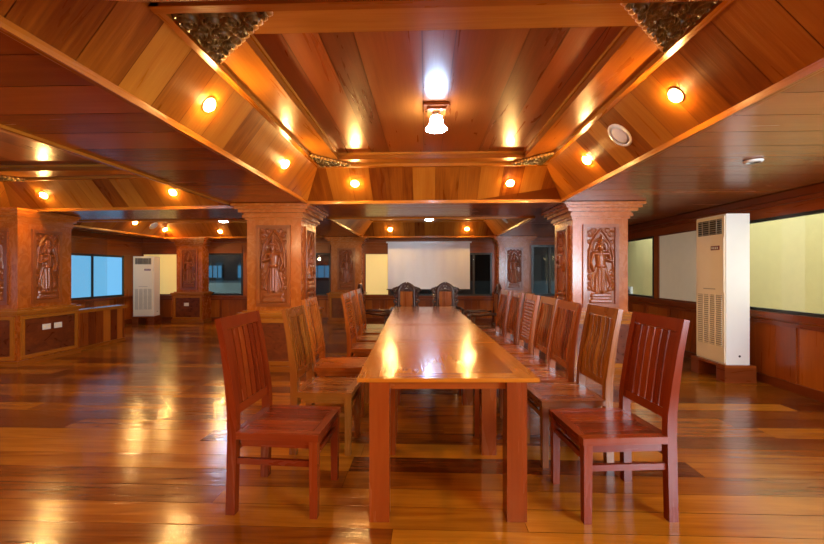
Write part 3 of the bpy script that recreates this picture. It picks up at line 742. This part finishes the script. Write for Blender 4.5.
# ------------------------------------------------------------------ chairs
def back_y(z, d):    # profile of the back posts
    K = [(0, -.010), (.25, -.004), (.44, 0), (.56, -.002), (.72, -.022), (.88, -.046), (1.05, -.080)]
    for (a, ya), (b, yb) in zip(K, K[1:]):
        if z <= b: return -d/2+.025+ya+(yb-ya)*(z-a)/(b-a)
    return -d/2-.07
def make_chair(label, mat, w=.44, d=.50, lattice=False, slats=6, top=1.05, mat2=None, wave=.006):
    t = thing('dining_chair', label, 'chair', (0, 0, 0), 0, 'wooden chairs along the tables'); m2 = mat2 or mat
    st = MB(); x0, x1, y0, y1 = -w/2, w/2, -d/2+.02, d/2
    st.box((x0, y0+.03, .408), (x0+.05, y1, .445), g=1); st.box((x1-.05, y0+.03, .408), (x1, y1, .445), g=1)
    st.box((x0+.05, y1-.05, .408), (x1-.05, y1, .444), g=0); st.box((x0+.05, y0, .408), (x1-.05, y0+.05, .444), g=0)
    n = 7; sw = (w-.1)/n
    for i in range(n): st.box((x0+.05+i*sw+.002, y0+.05, .414), (x0+.05+(i+1)*sw-.002, y1-.05, .443), g=1, tone=random.uniform(.1, .9))
    st.build('seat', mat, t, bevel=.003)
    ap = MB()
    for s in (-1, 1): ap.box((s*(w/2-.03)-.011, y0+.05, .365), (s*(w/2-.03)+.011, y1-.05, .408), g=1)
    ap.box((x0+.05, y1-.045, .365), (x1-.05, y1-.022, .408), g=0)
    ap.build('apron', mat, t, bevel=.002)
    zs = [0, .12, .25, .35, .44, .5, .56, .64, .72, .80, .88, .96, top]
    for s in (-1, 1):
        g = MB(); g.sweep([(s*(w/2-.024), back_y(z, d), z) for z in zs], .044, [.05]*5+[.052, .05, .046, .042, .038, .035, .032, .03], tone=random.uniform(.35, .7)); g.build('leg', mat, t, bevel=.004)
        g = MB(); g.sweep([(s*(w/2-.028), d/2-.03, 0), (s*(w/2-.028), d/2-.03, .408)], [.04, .046], [.04, .046], tone=random.uniform(.35, .7)); g.build('leg', mat, t, bevel=.004)
    b = MB()
    def bar(za, zb, th): # a cross rail between the posts
        zm = [(za), (zb)]; b.sweep([(0, back_y(z, d), z) for z in zm], w-.092, th, tone=random.uniform(.4, .7))
    bar(top-.065, top, .026); bar(.525, .575, .026)
    zz = [.57+(top-.64)*i/9 for i in range(10)]
    inner = w-.096
    if not lattice:
        pw = inner/slats
        for i in range(slats):
            x = -inner/2+(i+.5)*pw
            b.sweep([(x, back_y(z, d)+wave*math.sin((z-.57)/(top-.64)*math.pi*2), z) for z in zz], pw*.76, .014, tone=random.uniform(.3, .85) if wave == 0 else random.uniform(.05, .95), caps=False)
    else:
        for i in range(4):
            x = -inner/2+(i+.5)*inner/4; b.sweep([(x, back_y(z, d)-.005, z) for z in zz], .016, .012, caps=False)
        for i in range(11):
            z = .60+(top-.70)*i/10; b.box((-inner/2, back_y(z, d)-.004, z-.008), (inner/2, back_y(z, d)+.012, z+.008), g=0)
    b.build('backrest', m2, t, bevel=.002)
    for s in (-1, 1):
        q = MB(); q.box((s*(w/2-.027)-.010, back_y(.28, d)+.02, .268), (s*(w/2-.027)+.010, d/2-.045, .30), g=1); q.build('stretcher', mat, t, bevel=.003)
    q = MB(); q.box((-w/2+.045, d/2-.04, .312), (w/2-.045, d/2-.02, .342), g=0); q.build('stretcher', mat, t, bevel=.003)
    q = MB(); yb = back_y(.34, d); q.box((-w/2+.045, yb-.01, .325), (w/2-.045, yb+.01, .355), g=0); q.build('stretcher', mat, t, bevel=.003)
    return t
RIGHT, LEFT = math.pi/2, -math.pi/2    # facing -x (right row) and +x (left row)
def put(o, xc, d, face, turn=0):
    o.location = cam2w(xc, d); o.rotation_euler = (0, 0, YAW+face+math.radians(turn))
ch = make_chair('red-stained slatted chair nearest the camera in the right row', 'red', wave=0); put(ch, 1.115, 2.23, RIGHT, 3)
def copy_chair(src, label, xc, d, face, turn=0):
    o = dup(src, cam2w(xc, d), 0, label); put(o, xc, d, face, turn); return o
copy_chair(ch, 'red-stained slatted chair nearest the camera in the left row', -.72, 2.28, LEFT, -5)
oc = make_chair('olive-brown wavy slatted chair second from the camera in the right row', 'olive', w=.43, d=.48, wave=.010); put(oc, 1.09, 2.80, RIGHT, 2)
os_ = make_chair('smaller olive-brown slatted chair second from the camera in the left row', 'olive', w=.40, d=.44, slats=7, top=1.03); put(os_, -.635, 2.96, LEFT, -3)
rc = make_chair('rose-brown slatted chair third from the camera in the right row', 'rose'); put(rc, 1.03, 3.30, RIGHT, 1)
copy_chair(rc, 'rose-brown slatted chair fourth in the right row, just before the lattice-back one', 1.05, 3.82, RIGHT, 0)
copy_chair(rc, 'rose-brown slatted chair sixth in the right row, just beyond the lattice-back one', 1.02, 4.87, RIGHT, 0)
copy_chair(rc, 'rose-brown slatted chair seventh in the right row, beside the right carved armchair', 1.0, 5.40, RIGHT, 1)
lc = make_chair('lattice-back chair fifth from the camera in the right row', 'amber', lattice=True, w=.42); put(lc, 1.04, 4.34, RIGHT, 0)
copy_chair(lc, 'lattice-back chair fourth from the camera in the left row', -.475, 4.55, LEFT, 0)
ac_ = make_chair('reddish-brown slatted chair third from the camera in the left row', 'amber'); put(ac_, -.67, 3.70, LEFT, 0)
copy_chair(ac_, 'amber slatted chair fifth in the left row, just beyond the lattice-back one', -.49, 5.10, LEFT, 0)
copy_chair(ac_, 'amber slatted chair sixth in the left row, beside the left carved armchair', -.49, 5.70, LEFT, 0)

def spir(cx, cz, r, turns, a0, sgn, y=0, n=16):
    return [(cx+sgn*r*(1-.8*i/n)*math.cos(a0+turns*2*math.pi*i/n), y, cz+r*(1-.8*i/n)*math.sin(a0+turns*2*math.pi*i/n)) for i in range(n+1)]
def make_armchair(label):
    t = thing('carved_armchair', label, 'armchair', (0, 0, 0), 0, 'ornate carved armchairs at the far end of the table')
    s = MB(); s.box((-.24, -.22, .40), (.24, .24, .435), g=1, tone=.6); s.box((-.25, -.23, .36), (.25, .25, .40), g=0, tone=.3); s.build('seat', 'rose', t, bevel=.008)
    for sx in (-1, 1):
        for sy in (-1, 1):
            g = MB(); x, y = sx*.22, sy*.21
            g.tube([(x, y, .37), (x*1.08, y*1.08, .30), (x*1.05, y*1.05, .18), (x*.97, y*.97, .08), (x*1.06, y*1.06, .02), (x*1.09, y*1.09, 0)], [.035, .038, .028, .022, .028, .03], 10, tone=.4); g.build('leg', 'black', t)
    b = MB(); Y = -.215
    for sx in (-1, 1):
        out = [(.17, .40), (.175, .50), (.17, .58), (.15, .66), (.14, .74), (.14, .82), (.135, .90), (.14, .955), (.13, 1.0), (.10, 1.045), (.055, 1.075), (0, 1.09)]
        b.tube([(sx*x, Y-(z-.4)*.08, z) for x, z in out], [.030, .030, .028, .028, .026, .030, .030, .034, .036, .030, .030, .034], 8, tone=.4)
        for (cx, cz, r, a0) in ((.195, .58, .055, 0), (.185, .68, .05, 1), (.19, .78, .055, 2), (.185, .87, .055, 1), (.195, .955, .062, 0), (.165, 1.005, .04, 2), (.075, .985, .05, 1), (.03, 1.045, .04, 0), (.12, .90, .04, 2.2), (.12, .70, .03, .5)):
            b.tube([(x, Y-(z-.4)*.08-.004, z) for x, _, z in spir(sx*cx, cz, r, 1.25, a0, sx)], .019, 6, tone=.4)
    b.tube([(-.16, Y-.04, .95), (-.08, Y-.044, .965), (0, Y-.046, .985), (.08, Y-.044, .965), (.16, Y-.04, .95)], .018, 8, tone=.4)
    b.tube([(-.19, Y-.005, .47), (0, Y-.005, .475), (.19, Y-.005, .47)], .02, 8, tone=.4)
    b.build('back_frame', 'black', t)
    p_ = MB()
    for i in range(4): p_.box((-.11+i*.055+.0005, Y-.03, .47), (-.11+(i+1)*.055-.0005, Y-.012, .95), g=2, tone=random.uniform(.3, .9))
    p_.build('back_panel', 'amber', t, bevel=.003)
    for sx in (-1, 1):
        a = MB(); a.tube([(sx*.205, -.2, .66), (sx*.25, -.08, .665), (sx*.27, .08, .65), (sx*.265, .19, .655), (sx*.255, .23, .635), (sx*.25, .215, .605)], [.022, .022, .024, .028, .026, .02], 8, tone=.4)
        a.tube([(sx*.262, .15, .64), (sx*.255, .17, .55), (sx*.235, .14, .46), (sx*.235, .15, .39)], [.02, .024, .02, .022], 8, tone=.4); a.build('arm', 'black', t)
    return t
am = make_armchair('carved dark armchair at the table head, left of the two below the screen')
am.location = cam2w(-.10, 6.78); am.rotation_euler = (0, 0, YAW+math.pi)
dup(am, cam2w(.60, 6.78), YAW+math.pi, 'carved dark armchair at the table head, right of the two below the screen')
dup(am, cam2w(1.09, 6.12), YAW+RIGHT, 'carved dark armchair ending the right row of chairs')
dup(am, cam2w(-.56, 6.22), YAW+LEFT, 'carved dark armchair ending the left row of chairs')

# ------------------------------------------------------------------ projection screen
t = thing('projection_screen', 'large white projection screen hanging before the back windows', 'screen', (0.08, 10.10, .86))
m_ = MB(); n = 120; xs = np.linspace(-1.06, 1.06, n); zs_ = np.linspace(0, 1.2, 8); X, Z = np.meshgrid(xs, zs_, indexing='ij')
Hh = .007*np.sin(X*23+.4*np.sin(X*5))*(1.1-.6*Z/1.2)
m_.field(X, Z, Hh, lambda x, z, h: (x, h, z)); m_.build('screen_cloth', 'cloth', t)
m_ = MB(); m_.tube([(-1.09, 0, -.012), (1.09, 0, -.012)], .012, 10); m_.build('weight_bar', 'blackframe', t)
m_ = MB(); m_.box((-1.10, -.035, 1.19), (1.10, .04, 1.225)); m_.build('roller_case', 'white', t, bevel=.008)

# ------------------------------------------------------------------ air conditioners
def aircon(label, loc, rz, H_, w=.50, d=.27):
    """front faces -Y before rotation"""
    t = thing('air_conditioner', label, 'air conditioner', loc, rz, 'floor standing air conditioners')
    b = MB(); b.box((-w/2, -d/2, 0), (w/2, d/2, H_), tone=.5); b.build('cabinet', 'white', t, bevel=.012)
    f = MB(); f.box((-w/2+.012, -d/2-.012, .02), (w/2-.012, -d/2+.002, H_-.02), tone=.5); fo = f.build('front_cover', 'cream', t, bevel=.006)
    y = -d/2-.012; k_ = H_/1.75
    v = MB(); z0, z1 = 1.52*k_, 1.70*k_
    v.box((-w/2+.05, y-.002, z0), (w/2-.05, y+.004, z1)); g = v.build('air_outlet', 'slot', t)
    v = MB()
    for i in range(7):
        z = z0+(z1-z0)*(i+.5)/7; T = Matrix.Translation((0, y-.006, z)) @ Matrix.Rotation(.5, 4, 'X'); v.box((-w/2+.052, -.008, -.003), (w/2-.052, .008, .003), T=T)
    for x in (-.12, 0, .12): v.box((x-.003, y-.012, z0), (x+.003, y-.002, z1))
    v.build('louvre', 'grille', g)
    v = MB(); z0, z1 = .20*k_, .80*k_
    v.box((-w/2+.045, y-.002, z0), (w/2-.045, y+.004, z1)); g = v.build('intake_grille', 'grille', t)
    v = MB(); n = 24
    for i in range(n): z = z0+(z1-z0)*(i+.5)/n; v.box((-w/2+.047, y-.010, z-.006), (w/2-.047, y-.001, z+.004))
    for x in (-.1, .0, .1): v.box((x-.005, y-.012, z0), (x+.005, y-.001, z1))
    v.build('grille_bars', 'cream', g)
    v = MB(); v.box((-w/2+.02, y-.005, .84*k_), (w/2-.02, y+.001, 1.48*k_)); v.build('service_panel', 'cream', t, bevel=.004)
    v = MB(); v.box((.03, y-.009, 1.335*k_), (.17, y-.004, 1.385*k_)); g = v.build('badge', 'redmark', t)
    v = MB()
    for i in range(4): v.box((.045+i*.029, y-.0105, 1.348*k_), (.062+i*.029, y-.0085, 1.372*k_))
    v.build('badge_lettering', 'chrome', g)
    v = MB(); v.box((-.1, y-.008, .865*k_), (.1, y-.004, .875*k_)); v.build('panel_handle', 'grille', t)
    v = MB(); v.tube([(w/2+.002, 0.02, .10), (w/2-.004, 0.02, .10)], .014, 10); v.build('drain_port', 'slot', t)
    return t
# tall unit by the right wall: front towards the room (-X)
rzA = -math.pi/2
aircon('tall cream and white air conditioner on a wooden plinth by the right windows', (3.68, 4.98, .205), rzA, 1.785)
def plinth(label, loc, rz, w, d, h, mat):
    t = thing('wooden_plinth', label, 'plinth', loc, rz, 'wooden plinths under the air conditioners')
    for s in (-1, 1):
        g = MB(); g.box((s*(w/2-.07)-.07, -d/2, 0), (s*(w/2-.07)+.07, d/2, h-.03), g=1); g.build('foot', mat, t, bevel=.004)
    g = MB(); g.box((-w/2, -d/2, h-.03), (w/2, d/2, h-.001), g=0); g.build('top_board', mat, t, bevel=.004)
plinth('dark wooden plinth under the tall air conditioner by the right wall', (3.68, 4.98, 0), rzA, .58, .36, .205, 'rail')
aircon('shorter cream air conditioner in the far left corner before the yellow blind', (-6.90, 9.42, .22), math.radians(10), 1.46, w=.46, d=.3)
plinth('wooden stand under the shorter air conditioner in the far left corner', (-6.90, 9.42, 0), math.radians(10), .50, .34, .22, 'rail')

# ------------------------------------------------------------------ daylight, camera
w = bpy.data.worlds.new('daylight'); sc.world = w; w.use_nodes = True
w.node_tree.nodes['Background'].inputs[0].default_value = (.90, .95, 1.0, 1)
w.node_tree.nodes['Background'].inputs[1].default_value = 2.4
cd = bpy.data.cameras.new('camera'); cam = bpy.data.objects.new('camera', cd); C.objects.link(cam)
cd.sensor_width = 36; cd.lens = 36*390/824; cd.clip_start = .02
cam.location = (0, 0, 1.30); cam.rotation_euler = (math.pi/2, 0, YAW)
sc.camera = cam
vs = sc.view_settings
vs.view_transform = 'Standard'; vs.look = 'None'; vs.gamma = 1; vs.use_curve_mapping = False; vs.exposure = 0.8
sc.cycles.use_denoising = True
sc.cycles.sample_clamp_indirect = 4
sc.cycles.max_bounces = 10; sc.cycles.diffuse_bounces = 5; sc.cycles.glossy_bounces = 5; sc.cycles.transparent_max_bounces = 12
